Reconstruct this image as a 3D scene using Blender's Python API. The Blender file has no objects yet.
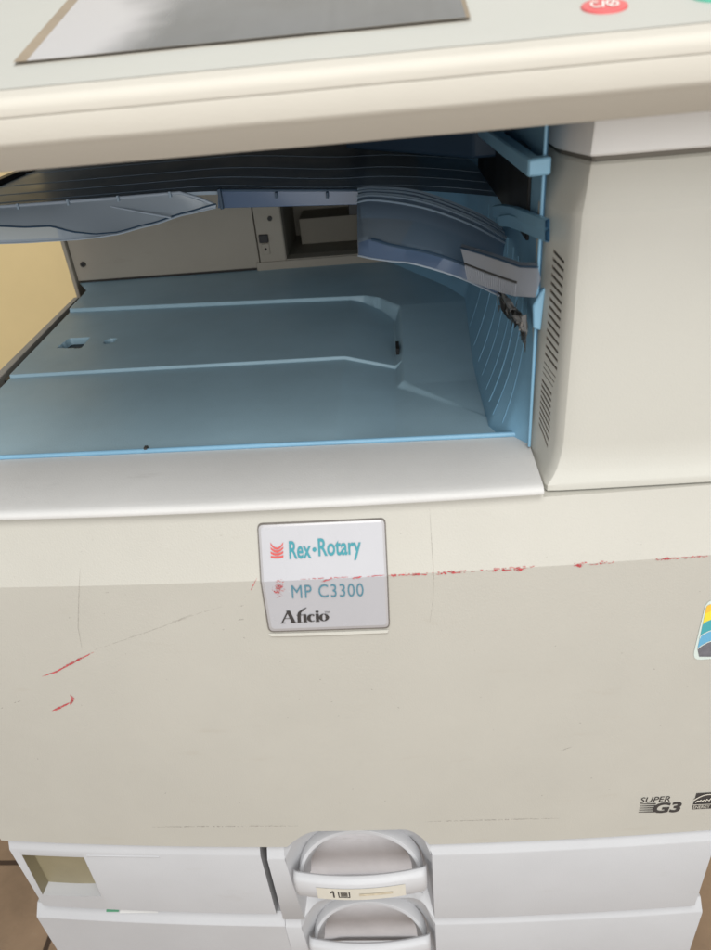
import bpy, bmesh, math, random
from mathutils import Vector, Matrix, noise
random.seed(4)
sc = bpy.context.scene
COL = sc.collection

# ------------------------------------------------------------------ camera
F = 713.0; PX, PY = 355.5, 475.0
cx = Vector((9643, -506, -713)).normalized()
dn = Vector((96.5, 1131, F)); dn = (dn - cx * dn.dot(cx)).normalized()
yw = dn.cross(cx)
if yw.z < 0: yw = -yw
# rows: camera right / down / forward in world coordinates
RR = Vector((cx.x, yw.x, -dn.x)); RD = Vector((cx.y, yw.y, -dn.y)); RF = Vector((cx.z, yw.z, -dn.z))
CAM = Vector((0.06888, -0.34599, 0.57880))

def ray(px):
    return RR * (px[0] - PX) + RD * (px[1] - PY) + RF * F
def on(px, axis, val):                      # photo point -> world point on an axis plane
    d = ray(px); return CAM + d * ((val - CAM[axis]) / d[axis])
def on_plane(px, p, n):
    d = ray(px); return CAM + d * ((p - CAM).dot(n) / d.dot(n))

BUL = 0.0095
ZK = 0.2932                                 # height of the crease in the front cover
def bul(x): return -BUL * (1 - min(1.3, (x / 0.30) ** 2)) 
TAN = math.tan(math.radians(21))
def cover_y(x, z): return bul(x) + max(0.0, z - ZK) * TAN
def on_front(px, off=0.0, prof=cover_y):    # photo point -> (x, z) on the cover's skin
    y = 0.0
    for _ in range(40):
        h = on(px, 1, y); y = prof(h.x, h.z) - off
    return h

# ------------------------------------------------------------------ materials
def mat(name, col, rough=.45, var=.06, scale=6, bump=.0, bscale=900, spec=.4, dirt=None, dirt_amt=0.0, metal=0):
    m = bpy.data.materials.new(name); m.use_nodes = True
    nt = m.node_tree; N = nt.nodes; L = nt.links
    b = N['Principled BSDF']
    b.inputs['Roughness'].default_value = rough
    b.inputs['Specular IOR Level'].default_value = spec
    b.inputs['Metallic'].default_value = metal
    tc = N.new('ShaderNodeTexCoord')
    n1 = N.new('ShaderNodeTexNoise'); n1.inputs['Scale'].default_value = scale; n1.inputs['Detail'].default_value = 6
    n1.inputs['Roughness'].default_value = .65
    L.new(tc.outputs['Object'], n1.inputs['Vector'])
    r = N.new('ShaderNodeValToRGB')
    r.color_ramp.elements[0].position = .3; r.color_ramp.elements[1].position = .7
    c = Vector(col)
    r.color_ramp.elements[0].color = (*(c * (1 - var)), 1); r.color_ramp.elements[1].color = (*(c * (1 + var * .6)), 1)
    L.new(n1.outputs['Fac'], r.inputs['Fac'])
    out = r.outputs['Color']
    if dirt:
        n2 = N.new('ShaderNodeTexNoise'); n2.inputs['Scale'].default_value = 38; n2.inputs['Detail'].default_value = 9
        n2.inputs['Roughness'].default_value = .75
        mp = N.new('ShaderNodeMapping'); mp.inputs['Scale'].default_value = (.35, 1, 1.3)
        L.new(tc.outputs['Object'], mp.inputs['Vector']); L.new(mp.outputs[0], n2.inputs['Vector'])
        r2 = N.new('ShaderNodeValToRGB'); r2.color_ramp.elements[0].position = .60; r2.color_ramp.elements[1].position = .82
        r2.color_ramp.elements[0].color = (0, 0, 0, 1); r2.color_ramp.elements[1].color = (dirt_amt,) * 3 + (1,)
        L.new(n2.outputs['Fac'], r2.inputs['Fac'])
        mx = N.new('ShaderNodeMix'); mx.data_type = 'RGBA'
        L.new(r2.outputs['Color'], mx.inputs['Factor']); L.new(out, mx.inputs['A']); mx.inputs['B'].default_value = (*dirt, 1)
        out = mx.outputs['Result']
    L.new(out, b.inputs['Base Color'])
    # roughness breakup
    n4 = N.new('ShaderNodeTexNoise'); n4.inputs['Scale'].default_value = 25; n4.inputs['Detail'].default_value = 5
    L.new(tc.outputs['Object'], n4.inputs['Vector'])
    mr = N.new('ShaderNodeMapRange'); mr.inputs['To Min'].default_value = max(.02, rough - .1); mr.inputs['To Max'].default_value = min(1, rough + .12)
    L.new(n4.outputs['Fac'], mr.inputs['Value']); L.new(mr.outputs[0], b.inputs['Roughness'])
    if bump:
        n3 = N.new('ShaderNodeTexNoise'); n3.inputs['Scale'].default_value = bscale; n3.inputs['Detail'].default_value = 2
        L.new(tc.outputs['Object'], n3.inputs['Vector'])
        bp = N.new('ShaderNodeBump'); bp.inputs['Strength'].default_value = bump; bp.inputs['Distance'].default_value = .0004
        L.new(n3.outputs['Fac'], bp.inputs['Height']); L.new(bp.outputs[0], b.inputs['Normal'])
    return m

def clear(name, col, alpha, rough=.15):
    m = bpy.data.materials.new(name); m.use_nodes = True
    nt = m.node_tree; N = nt.nodes; L = nt.links
    b = N['Principled BSDF']; o = N['Material Output']
    b.inputs['Base Color'].default_value = (*col, 1); b.inputs['Roughness'].default_value = rough
    tc = N.new('ShaderNodeTexCoord'); n = N.new('ShaderNodeTexNoise'); n.inputs['Scale'].default_value = 30; n.inputs['Detail'].default_value = 6
    L.new(tc.outputs['Object'], n.inputs['Vector'])
    mr = N.new('ShaderNodeMapRange'); mr.inputs['To Min'].default_value = rough * .6; mr.inputs['To Max'].default_value = rough * 1.7
    L.new(n.outputs['Fac'], mr.inputs['Value']); L.new(mr.outputs[0], b.inputs['Roughness'])
    t = N.new('ShaderNodeBsdfTransparent'); t.inputs['Color'].default_value = (*(Vector(col) * .5 + Vector((.35, .4, .45))), 1)
    mx = N.new('ShaderNodeMixShader'); mx.inputs['Fac'].default_value = alpha
    L.new(t.outputs[0], mx.inputs[1]); L.new(b.outputs[0], mx.inputs[2]); L.new(mx.outputs[0], o.inputs['Surface'])
    return m

CREAM = (.62, .575, .49)
M = dict(
    louvre=mat('louvre_shadow_plastic', (.17, .155, .13), .7, .1, 30),  # dark colour stands for shade inside the vent slots; also the cap seam
    cover=mat('cream_plastic', (.485, .47, .42), .48, .06, 4, .35, dirt=(.36, .31, .24), dirt_amt=.32),
    tower=mat('ivory_plastic', (.53, .52, .468), .46, .03, 5, .25, dirt=(.40, .36, .28), dirt_amt=.14),
    handle=mat('handle_plastic', (.53, .532, .545), .42, .04, 9, .2, dirt=(.40, .36, .31), dirt_amt=.2),
    cap=mat('white_plastic', (.80, .797, .785), .42, .03, 6, .15),
    ledge=mat('grey_white_plastic', (.61, .605, .59), .62, .06, 9, .35, dirt=(.33, .31, .29), dirt_amt=.5),
    drawer=mat('cool_white_plastic', (.48, .483, .495), .48, .05, 6, .3, dirt=(.34, .31, .27), dirt_amt=.36),
    panel=mat('panel_plastic', (.545, .515, .45), .6, .04, 6, .15, dirt=(.42, .34, .24), dirt_amt=.2),
    panel_top=mat('panel_face_plastic', (.455, .455, .415), .4, .03, 6, .1),
    blue=mat('blue_tray_plastic', (.355, .52, .61), .42, .08, 12, .35, dirt=(.25, .27, .26), dirt_amt=.3),
    liner=mat('blue_liner_plastic', (.24, .46, .63), .4, .08, 12, .2, dirt=(.22, .26, .28), dirt_amt=.3),
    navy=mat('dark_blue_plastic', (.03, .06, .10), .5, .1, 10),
    pocket=mat('pocket_shade_plastic', (.20, .185, .15), .6, .1, 10, .2, dirt=(.1, .09, .07), dirt_amt=.4),  # darker version of the rear plastic, shade of the deep pocket painted in
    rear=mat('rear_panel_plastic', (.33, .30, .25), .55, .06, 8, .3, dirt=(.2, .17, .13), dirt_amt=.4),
    body=mat('body_plastic', (.5, .47, .42), .55, .06, 6, .2),
    black=mat('black_plastic', (.012, .012, .013), .45, .1, 20),
    gap=mat('shadow_gap_rubber', (.05, .048, .045), .7, .1, 20),
    badge_edge=mat('clear_plate_edge', (.46, .45, .46), .22, .04, 20, spec=.6),
    badge=mat('silver_white_plate', (.45, .45, .475), .26, .03, 10, .0, spec=.5),
    rim=mat('badge_groove', (.16, .145, .13), .6, .2, 60),
    teal=mat('teal_ink', (.04, .26, .31), .4, .05, 30),
    slate=mat('slate_blue_ink', (.09, .23, .30), .4, .05, 30),
    red=mat('red_ink', (.58, .09, .08), .4, .05, 30),
    dark=mat('dark_ink', (.045, .042, .042), .45, .1, 60),
    scuff=mat('red_scuff', (.56, .07, .08), .7, .35, 240),
    scuff2=mat('grey_scuff', (.43, .40, .36), .7, .3, 200),
    smudge=mat('pink_smudge', (.60, .20, .19), .6, .2, 300),
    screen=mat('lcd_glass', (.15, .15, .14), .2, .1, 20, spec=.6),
    bezel=mat('brown_bezel', (.30, .24, .17), .5, .15, 40),
    redbtn=mat('red_button', (.62, .12, .12), .4, .05, 30),
    greenbtn=mat('green_button', (.10, .42, .30), .35, .05, 30),
    white=mat('white_ink', (.78, .75, .70), .45, .04, 40),
    stlabel=mat('cream_label', (.64, .61, .53), .5, .05, 60),
    faint=mat('faint_print', (.60, .53, .40), .55, .2, 200),
    yellow=mat('yellow_ink', (.80, .66, .06), .35, .06, 30),
    orange=mat('amber_ink', (.82, .50, .07), .35, .06, 30),
    stteal=mat('sticker_teal', (.07, .36, .40), .35, .06, 30),
    stblue=mat('sticker_blue', (.14, .40, .60), .35, .06, 30),
    stgrey=mat('sticker_grey', (.17, .17, .19), .3, .5, 60),
    stwhite=mat('sticker_border', (.62, .70, .66), .35, .04, 30),
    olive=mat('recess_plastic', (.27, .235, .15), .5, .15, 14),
    recess=mat('handle_back_plastic', (.62, .60, .61), .5, .08, 40, dirt=(.22, .18, .15), dirt_amt=.6),
    green=mat('green_print', (.07, .25, .14), .5, .1, 50),
    foil=mat('torn_tape', (.05, .048, .045), .3, .5, 160, spec=.6),
    foil2=mat('torn_tape_white', (.20, .19, .18), .4, .5, 160),
    wall=mat('yellow_wall_paint', (.77, .61, .32), .85, .05, 4, .5, 120),
    smoke=clear('smoky_blue_plastic', (.27, .35, .43), .90, .34),
    apron=clear('smoky_apron_plastic', (.33, .385, .44), .80, .2),
    smoke2=clear('pale_smoky_plastic', (.42, .49, .57), .78, .15),
    smoke3=clear('grey_clear_plastic', (.34, .36, .40), .78, .22),
    rampc=clear('ramp_smoky_plastic', (.20, .26, .33), .62, .2), rampf=clear('ramp_edge_plastic', (.11, .165, .27), .7, .1),
    reflection_coat=clear('pale_reflection_coat', (.52, .50, .48), .72, .3),  # unused pale coat meant as the painted reflection on the display
)
for nm in ('scuff', 'scuff2', 'smudge'):
    nt = M[nm].node_tree; N = nt.nodes; L = nt.links; b = N['Principled BSDF']; o = N['Material Output']
    tc = N.new('ShaderNodeTexCoord'); n = N.new('ShaderNodeTexNoise'); n.inputs['Scale'].default_value = 520; n.inputs['Detail'].default_value = 5; n.inputs['Roughness'].default_value = .7
    L.new(tc.outputs['Object'], n.inputs['Vector'])
    r = N.new('ShaderNodeMapRange'); r.inputs['From Min'].default_value = .36; r.inputs['From Max'].default_value = .52; r.inputs['To Min'].default_value = .08; r.inputs['To Max'].default_value = .95 if nm == 'scuff' else .6
    L.new(n.outputs['Fac'], r.inputs['Value'])
    t = N.new('ShaderNodeBsdfTransparent'); mx = N.new('ShaderNodeMixShader')
    L.new(r.outputs[0], mx.inputs['Fac']); L.new(t.outputs[0], mx.inputs[1]); L.new(b.outputs[0], mx.inputs[2]); L.new(mx.outputs[0], o.inputs['Surface'])
# tile floor
fm = mat('brown_tile', (.29, .20, .13), .5, .35, 5, .2, 60, dirt=(.32, .25, .18), dirt_amt=.6); M['tile'] = fm
nt = fm.node_tree; bk = nt.nodes.new('ShaderNodeTexBrick'); tc = nt.nodes.new('ShaderNodeTexCoord')
bk.offset = 0; bk.inputs['Scale'].default_value = 3.0; bk.inputs['Brick Width'].default_value = 1; bk.inputs['Row Height'].default_value = 1
bk.inputs['Mortar Size'].default_value = .012
gp = on((6, 863), 2, -.44)
tm = nt.nodes.new('ShaderNodeMapping'); tm.inputs['Location'].default_value = (.12, -gp.y, 0)
nt.links.new(tc.outputs['Object'], tm.inputs['Vector']); nt.links.new(tm.outputs[0], bk.inputs['Vector'])
b = nt.nodes['Principled BSDF']; prev = b.inputs['Base Color'].links[0].from_socket
mx = nt.nodes.new('ShaderNodeMix'); mx.data_type = 'RGBA'
nt.links.new(bk.outputs['Fac'], mx.inputs['Factor']); nt.links.new(prev, mx.inputs['A']); mx.inputs['B'].default_value = (.05, .03, .02, 1)
nt.links.new(mx.outputs['Result'], b.inputs['Base Color'])

# ------------------------------------------------------------------ mesh helpers
class MB:
    def __init__(s): s.v = []; s.f = []; s.m = []; s.slots = []
    def slot(s, m):
        if m not in s.slots: s.slots.append(m)
        return s.slots.index(m)
    def add(s, vs, fs, m):
        o = len(s.v); k = s.slot(m)
        s.v += [tuple(p) for p in vs]
        for f in fs: s.f.append([i + o for i in f]); s.m.append(k)
    def box(s, a, b, m):
        x0, y0, z0 = a; x1, y1, z1 = b
        s.add([(x0,y0,z0),(x1,y0,z0),(x1,y1,z0),(x0,y1,z0),(x0,y0,z1),(x1,y0,z1),(x1,y1,z1),(x0,y1,z1)],
              [(3,2,1,0),(4,5,6,7),(0,1,5,4),(1,2,6,5),(2,3,7,6),(3,0,4,7)], m)
    def grid(s, rows, m, closed=False):     # rows of equal length
        n = len(rows[0]); fs = []
        for i in range(len(rows) - 1):
            for j in range(n if closed else n - 1):
                k = (j + 1) % n
                fs.append((i*n+j, i*n+k, (i+1)*n+k, (i+1)*n+j))
        s.add([p for r in rows for p in r], fs, m)
    def loft(s, rings, m, cap=True):         # closed rings
        n = len(rings[0]); s.grid(rings, m, True)
        if cap:
            s.add(rings[0], [tuple(range(n))[::-1]], m); s.add(rings[-1], [tuple(range(n))], m)
    def prism(s, pts, d, m):                 # polygon pts (3D) extruded by vector d
        n = len(pts); q = [tuple(Vector(p) + Vector(d)) for p in pts]
        s.loft([pts, q], m)
    def tube(s, pts, r, m, k=8):
        rings = []; pts = [Vector(p) for p in pts]
        for i, p in enumerate(pts):
            t = (pts[min(i+1, len(pts)-1)] - pts[max(i-1, 0)]).normalized()
            u = t.cross(Vector((.3, .2, .93))).normalized(); w = t.cross(u)
            rr = r[i] if isinstance(r, (list, tuple)) else r
            rings.append([tuple(p + (u*math.cos(2*math.pi*a/k) + w*math.sin(2*math.pi*a/k))*rr) for a in range(k)])
        s.loft(rings, m)
    def build(s, name, parent=None, bevel=0, seg=2, smooth=35, label=None, weld=True):
        me = bpy.data.meshes.new(name); me.from_pydata(s.v, [], s.f)
        for m in s.slots: me.materials.append(M[m])
        for p, k in zip(me.polygons, s.m): p.material_index = k
        bm = bmesh.new(); bm.from_mesh(me)
        if weld: bmesh.ops.remove_doubles(bm, verts=bm.verts, dist=1e-6)
        bmesh.ops.recalc_face_normals(bm, faces=bm.faces)
        bm.to_mesh(me); bm.free()
        me.shade_smooth() if smooth else None
        o = bpy.data.objects.new(name, me); COL.objects.link(o)
        if smooth: me.set_sharp_from_angle(angle=math.radians(smooth))
        if parent: o.parent = parent; o.matrix_parent_inverse = world_of(parent).inverted()
        if bevel:
            b = o.modifiers.new('bevel', 'BEVEL'); b.width = bevel; b.segments = seg; b.limit_method = 'ANGLE'
            b.angle_limit = math.radians(38); b.harden_normals = False
        if label: o['label'] = label
        return o
def world_of(o):
    m = o.matrix_basis.copy()
    return (world_of(o.parent) @ o.matrix_parent_inverse @ m) if o.parent else m
def lerp(a, b, t): return a + (b - a) * t
def sstep(a, b, x):
    t = max(0, min(1, (x - a) / (b - a))); return t * t * (3 - 2 * t)
def cutout(o, cutter):                      # boolean, applied; cutter removed
    mo = o.modifiers.new('cut', 'BOOLEAN'); mo.object = cutter; mo.operation = 'DIFFERENCE'; mo.solver = 'EXACT'
    try: mo.material_mode = 'TRANSFER'
    except Exception: pass
    bpy.context.view_layer.update()
    dg = bpy.context.evaluated_depsgraph_get()
    me = bpy.data.meshes.new_from_object(o.evaluated_get(dg))
    o.modifiers.clear(); o.data = me
    bpy.data.objects.remove(cutter)
    me.set_sharp_from_angle(angle=math.radians(30))

# flat 2-D art -> mesh on the front skin
def text2d(s, shear=0, offset=0, space=1):
    cu = bpy.data.curves.new('t', 'FONT'); cu.body = s; cu.shear = shear; cu.offset = offset; cu.space_character = space
    cu.resolution_u = 4
    o = bpy.data.objects.new('t', cu); COL.objects.link(o)
    bpy.context.view_layer.update(); dg = bpy.context.evaluated_depsgraph_get()
    me = bpy.data.meshes.new_from_object(o.evaluated_get(dg))
    vs = [(v.co.x, v.co.y) for v in me.vertices]; fs = [tuple(p.vertices) for p in me.polygons]
    bpy.data.objects.remove(o); bpy.data.meshes.remove(me)
    x0 = min(v[0] for v in vs); x1 = max(v[0] for v in vs); y0 = min(v[1] for v in vs); y1 = max(v[1] for v in vs)
    return [((x-x0)/(x1-x0), (y-y0)/(y1-y0)) for x, y in vs], fs
def stroke(pts, ws):
    vs = []; fs = []
    n = len(pts)
    for i, p in enumerate(pts):
        a = Vector(pts[max(0, i-1)]); b2 = Vector(pts[min(n-1, i+1)]); t = (b2 - a).normalized(); nn = Vector((-t.y, t.x))
        w = ws[i] if isinstance(ws, (list, tuple)) else ws
        vs += [tuple(Vector(p) + nn*w/2), tuple(Vector(p) - nn*w/2)]
    for i in range(n-1): fs.append((2*i, 2*i+1, 2*i+3, 2*i+2))
    return vs, fs
def arc(c, rx, ry, a0, a1, n=14):
    return [(c[0] + rx*math.cos(math.radians(lerp(a0, a1, i/n))), c[1] + ry*math.sin(math.radians(lerp(a0, a1, i/n)))) for i in range(n+1)]
def merge2d(items):
    V = []; Fc = []
    for vs, fs in items:
        o = len(V); V += vs; Fc += [tuple(i+o for i in f) for f in fs]
    return V, Fc
def place2d(mb, art, quad, m, off, prof=cover_y):
    """art in the unit square -> photo quad (tl, tr, br, bl) on the skin, off metres proud"""
    tl, tr, br, bl = [on_front(q, off, prof) for q in quad]
    vs = []
    for u, v in art[0]:
        p = (bl.lerp(br, u)).lerp(tl.lerp(tr, u), v)
        vs.append((p.x, prof(p.x, p.z) - off, p.z))
    mb.add(vs, art[1], m)
def poly_px(mb, pts, m, off, prof=cover_y):
    vs = [on_front(p, off, prof) for p in pts]
    mb.add([(p.x, prof(p.x, p.z) - off, p.z) for p in vs], [tuple(range(len(vs)))], m)
def streak(mb, pts, w, m, off, jag=.5, prof=cover_y, broken=0):
    """a ragged scrape through photo points"""
    P = []
    for i in range(len(pts)-1):
        a = Vector(pts[i]); b2 = Vector(pts[i+1]); n = max(2, int((b2-a).length / 2.0))
        for k in range(n): P.append(a.lerp(b2, k/n))
    P.append(Vector(pts[-1])); P = [(p.x, p.y + random.uniform(-.25, .25)) for p in P]
    N = len(P); W = [w * (1 - abs(2*i/(N-1) - 1)**2.2) * (1 - jag*random.random()) + .12 for i in range(N)]
    vs, fs = stroke(P, W)
    fs = [f for f in fs if random.random() > broken]
    q = [on_front(p, off, prof) for p in vs]
    mb.add([(p.x, prof(p.x, p.z) - off, p.z) for p in q], fs, m)

# ------------------------------------------------------------------ setting
def plane(name, pts, m, thick=None):
    mb = MB(); mb.add(pts, [tuple(range(len(pts)))], m); o = mb.build(name, smooth=0); return o
floor = plane('floor', [(-4,-4,-.44),(4,-4,-.44),(4,4,-.44),(-4,4,-.44)], 'tile'); floor['kind'] = 'structure'
floor['label'] = 'brown mottled tile floor under the machine'
wb = MB(); wb.box((-3.5, 1.15, -.44), (3.5, 1.27, 1.15), 'wall'); wb.box((-3.5, 1.152, 1.15), (3.5, 1.27, 2.6), 'cap'); wb.box((-3.5, 1.138, -.44), (3.5, 1.15, -.36), 'bezel'); wall = wb.build('wall', smooth=0); wall['kind'] = 'structure'  # pale upper part is unseen, added for the display to reflect
wall['label'] = 'yellow painted wall behind the photocopier, pale unseen upper part added for reflections'

# ------------------------------------------------------------------ the photocopier
root = bpy.data.objects.new('photocopier', None); COL.objects.link(root); root.location = (0, .25, -.44)
root['label'] = 'worn cream office photocopier with blue paper exit tray and two paper drawers'
root['category'] = 'photocopier'

# cabinet behind the covers
mb = MB(); mb.box((-.298, .034, -.40), (.312, .52, .322), 'body')
for x in (-.25, .25):
    for y in (.09, .46): mb.tube([(x, y, -.44), (x, y, -.40)], .025, 'black', 14)
mb.build('cabinet', root, bevel=.003)

# front cover ------------------------------------------------------
XS = [lerp(-.304, .312, i/88) for i in range(89)]
ZTOP = .3385
def cover_sheet(mb, xs, zlo, zhi, m, off=0.0, thick=.016, prof=cover_y, nz=24, extra=()):
    front = []; back = []
    for x in xs:
        a = zlo(x); b2 = zhi(x)
        zs = sorted(set([lerp(a, b2, i/nz) for i in range(nz+1)] + [z for z in extra if a < z < b2]))
        front.append([(x, prof(x, z) - off, z) for z in zs]); back.append([(x, prof(x, z) - off + thick, z) for z in zs])
    n = len(front[0])
    mb.grid(front, m); mb.grid(back, m)
    mb.grid([[c[0] for c in front], [c[0] for c in back]], m); mb.grid([[c[-1] for c in front], [c[-1] for c in back]], m)
    mb.grid([front[0], back[0]], m); mb.grid([front[-1], back[-1]], m)
def arch(x):
    if x < -.049: return .0012
    if x < -.020: return lerp(.0012, .0235, math.sin((x+.049)/.029*math.pi/2))
    if x < .050: return .0237
    if x < .0705: return lerp(.0012, .0235, math.cos((x-.050)/.0205*math.pi/2))
    return .0012
xs = sorted(XS + [lerp(-.052, -.017, q/24) for q in range(25)] + [lerp(.047, .0715, q/24) for q in range(25)] + [.1479, .1481])
mb = MB()
cover_sheet(mb, xs, arch, lambda x: ZTOP if x < .148 else .3335, 'cover', nz=1, extra=(ZK-.0012, ZK, ZK+.0012, ZK+.02))
# scrapes, pencil lines and rubs on the skin of the cover
o1 = .00035
streak(mb, [(42,677),(58,671),(72,663),(84,657),(94,652)], 2.6, 'scuff', o1, .6)
streak(mb, [(52,711),(62,707),(70,703)], 2.4, 'scuff', o1, .6)
streak(mb, [(70,695),(73,699),(70,705)], 3.2, 'scuff', o1, .3)
for a, b2, w in [((388,576),(433,574.5),1.5),((436,574.5),(466,572.5),2.2),((488,571.5),(524,569.5),1.6),((573,566),(582,565.3),2.8),((588,565),(612,563.5),.9),((655,560),(682,558),2.6),((686,557.8),(709,556.3),1.2)]:
    streak(mb, [a, ((a[0]+b2[0])/2, (a[1]+b2[1])/2 - .3), b2], w, 'scuff', o1, .85, broken=.22)
random.seed(31)
def crease_y(x): return 575.6 - (x-388)*.0605 - .0000012*(x-388)**2
for c0_, n_, sp_ in ((410, 26, 22), (452, 16, 12), (505, 22, 18), (520, 8, 4), (579, 8, 5), (604, 8, 12), (670, 18, 14), (696, 12, 12)):
    for k in range(n_):
        x = random.gauss(c0_, sp_*.6)
        if not 388 < x < 710: continue
        y = crease_y(x) + random.gauss(0, .55); l_ = random.uniform(.8, 4.5)
        streak(mb, [(x, y), (x + l_/2, y + random.uniform(-.4, .4)), (x + l_, y - l_*.06)], random.uniform(.4, 1.3), 'scuff', o1 + .0001, .6)
streak(mb, [(516,571),(523,569)], 3.2, 'scuff', o1, .3); streak(mb, [(577,566.5),(583,565.5)], 3, 'scuff', o1, .3)
streak(mb, [(250,592),(254,584),(257,578)], 1.4, 'scuff', o1, .7, broken=.2)
streak(mb, [(429.5,508.7),(431.5,540),(433.7,574),(433,600),(430,622)], .7, 'scuff2', o1, .4)
streak(mb, [(80,568),(78.5,600),(78,628),(82,650)], .7, 'scuff2', o1, .4)
streak(mb, [(94,650),(130,638),(170,624),(200,613),(225,606)], .4, 'scuff2', o1, .7, broken=.25)
streak(mb, [(168,624),(180,619.5),(192,614.5)], .7, 'scuff2', o1, .6)
for a, b2 in [((238,620),(246,619)),((238,607),(244,605)),((0,709),(3,708)),((14,703),(21,701)),((105,593),(112,592)),((572,747),(560,751)),((150,827),(300,826)),((425,822),(560,818.5))]:
    streak(mb, [a, ((a[0]+b2[0])/2, (a[1]+b2[1])/2), b2], .9, 'scuff2', o1, .8, broken=.15)
random.seed(12)
for k in range(55):                          # tiny specks of dirt
    x = random.uniform(5, 706); y = random.uniform(528, 815)
    if 250 < x < 395 and y < 640: continue
    streak(mb, [(x, y), (x + random.uniform(.6, 2.2), y + random.uniform(-1, 1))], random.uniform(.3, .8), 'scuff2', o1, .3)
cover = mb.build('front_cover', root, smooth=12)
# badge -------------------------------------------------------------
BQ = [(258.5,525.5),(384,520),(388.5,627),(270,631)]
def badge_outline(grow, r=4.0, bend=True):
    # photo-space outline with rounded corners, following the crease
    (tlx,tly),(trx,try_),(brx,bry),(blx,bly) = BQ
    def crease(x):
        lo, hi = 565.0, 595.0
        for _ in range(30):
            m_ = (lo+hi)/2
            if on_front((x, m_), .001).z > ZK: lo = m_
            else: hi = m_
        return lo
    P = [(tlx-grow,tly-grow),(trx+grow,try_-grow),(386.6+grow,crease(386.6+grow)),(brx+grow,bry+grow),(blx-grow,bly+grow),(261.8-grow,crease(261.8-grow))]
    out = []
    for i, p in enumerate(P):
        a = Vector(P[i-1]); c = Vector(P[(i+1) % 6]); p = Vector(p)
        if i in (2, 5): out.append(tuple(p)); continue
        d1 = (a-p).normalized()*r; d2 = (c-p).normalized()*r
        for t in (0,.25,.5,.75,1): out.append(tuple((p+d1)*(1-t)**2 + p*2*t*(1-t) + (p+d2)*t*t))
    return out
def badge_plate(mb, grow, off, m, r, depth):
    o = badge_outline(grow, r)
    q = [on_front(p, off) for p in o]; q = [Vector((p.x, cover_y(p.x, p.z) - off, p.z)) for p in q]
    n = len(q)
    # split into upper and lower facets along the crease points
    i2 = 10; i5 = 21
    idx = list(range(n))
    up = idx[i5:] + idx[:i2+1]; lo = idx[i2:i5+1]
    mb.add([tuple(p) for p in q], [tuple(up), tuple(lo)], m)
    mb.grid([[tuple(p) for p in q], [(p.x, p.y + depth, p.z) for p in q]], m, True)
badge = MB()
badge_plate(badge, 1.5, .0010, 'rim', 5.5, .002)
q0 = [on_front(p, .0011) for p in badge_outline(.2, 4.5)]; q1 = [on_front(p, .0018) for p in badge_outline(-2.0, 3.2)]
badge.grid([[(p.x, cover_y(p.x, p.z) - .0011, p.z) for p in q0], [(p.x, cover_y(p.x, p.z) - .0018, p.z) for p in q1]], 'badge_edge', True)
badge_plate(badge, -2.0, .0018, 'badge', 3.2, .003)
lipq = [[(268,633.6),(300,632.9),(340,631.7),(389,629.8)], [(271,636.6),(300,636.2),(340,635),(387.5,633)]]
badge.grid([[(p.x, cover_y(p.x, p.z) - o_, p.z) for p in [on_front(q_, o_) for q_ in row]] for row, o_ in zip(lipq, (.0004, .0012))] + [[(p.x, cover_y(p.x, p.z) - .0003, p.z - .0016) for p in [on_front(q_, .0012) for q_ in lipq[1]]]], 'cover')
# thin white rim under the badge
random.seed(5)
bo = .0021
streak(badge, [(300,579.2),(322,578.3),(340,577.6),(352,577)], .8, 'scuff', bo, .6, broken=.3)
streak(badge, [(321,582),(328,580),(333,578.5)], 1.6, 'scuff', bo, .5)
streak(badge, [(352,578.5),(358,577.5),(362,576.5)], 2.0, 'scuff', bo, .4); streak(badge, [(366,576.6),(375,576),(385,575.3)], .9, 'scuff', bo, .5)
for k in range(60):
    x = 278 + random.gauss(0, 2.6); y = 588 + random.gauss(0, 4.2)
    streak(badge, [(x, y), (x + random.uniform(1, 3), y + random.uniform(-2.5, 2.5))], random.uniform(.5, 1.5), 'smudge' if k % 3 else 'scuff', bo, .4)
bobj = badge.build('badge', root, smooth=10, weld=False)
ink = MB()
place2d(ink, text2d('Rex', offset=.02), [(288.6,541.2),(310.6,540.2),(311.4,558.4),(289.4,559.4)], 'teal', .0022)
dot = arc((.5,.5), .5, .5, 0, 360, 16)[:-1]
place2d(ink, (dot, [tuple(range(16))]), [(312.2,547.6),(316.4,547.4),(316.6,551.8),(312.4,552)], 'teal', .0022)
place2d(ink, text2d('Rotary', offset=.02), [(317.6,538.6),(360.6,536.6),(361.6,559.8),(318.8,561.8)], 'teal', .0022)
# red stacked-waves mark
for k in range(4):
    y0 = .92 - k*.25; d = .30 - k*.085
    top = [(i/10, y0 - d*(1-(2*i/10-1)**2)) for i in range(11)]
    th = .125
    vs = [(x if 0 < i < 10 else x, y) for i, (x, y) in enumerate(top)] + [(x, y-th) for x, y in top]
    place2d(ink, (vs, [(i, i+1, i+12, i+11) for i in range(10)]), [(270.4,541.2),(283.0,540.8),(283.4,558.2),(270.8,558.8)], 'red', .0022)
place2d(ink, text2d('MP C3300', offset=-.004, space=1.08), [(291.2,585.6),(363.2,583.6),(363.8,596.4),(292.2,598.6)], 'slate', .0022)
A = []
A.append(stroke([(.02,.03),(.17,.95)], .035)); A.append(stroke([(.165,.95),(.28,.03)], .085)); A.append(stroke([(.075,.36),(.225,.36)], .035))
A.append(stroke([(-.01,.02),(.10,.02)], .04)); A.append(stroke([(.20,.02),(.345,.02)], .04))
A.append(stroke([(.405,.03),(.405,.55),(.42,.78),(.46,.9),(.52,.93)], [.075,.075,.07,.055,.04])); A.append(stroke([(.35,.58),(.49,.58)], .04)); A.append(stroke([(.355,.02),(.47,.02)], .04))
A.append(stroke([(.44,.86),(.50,.99),(.58,1.14)], [.03,.06,.02]))
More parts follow.
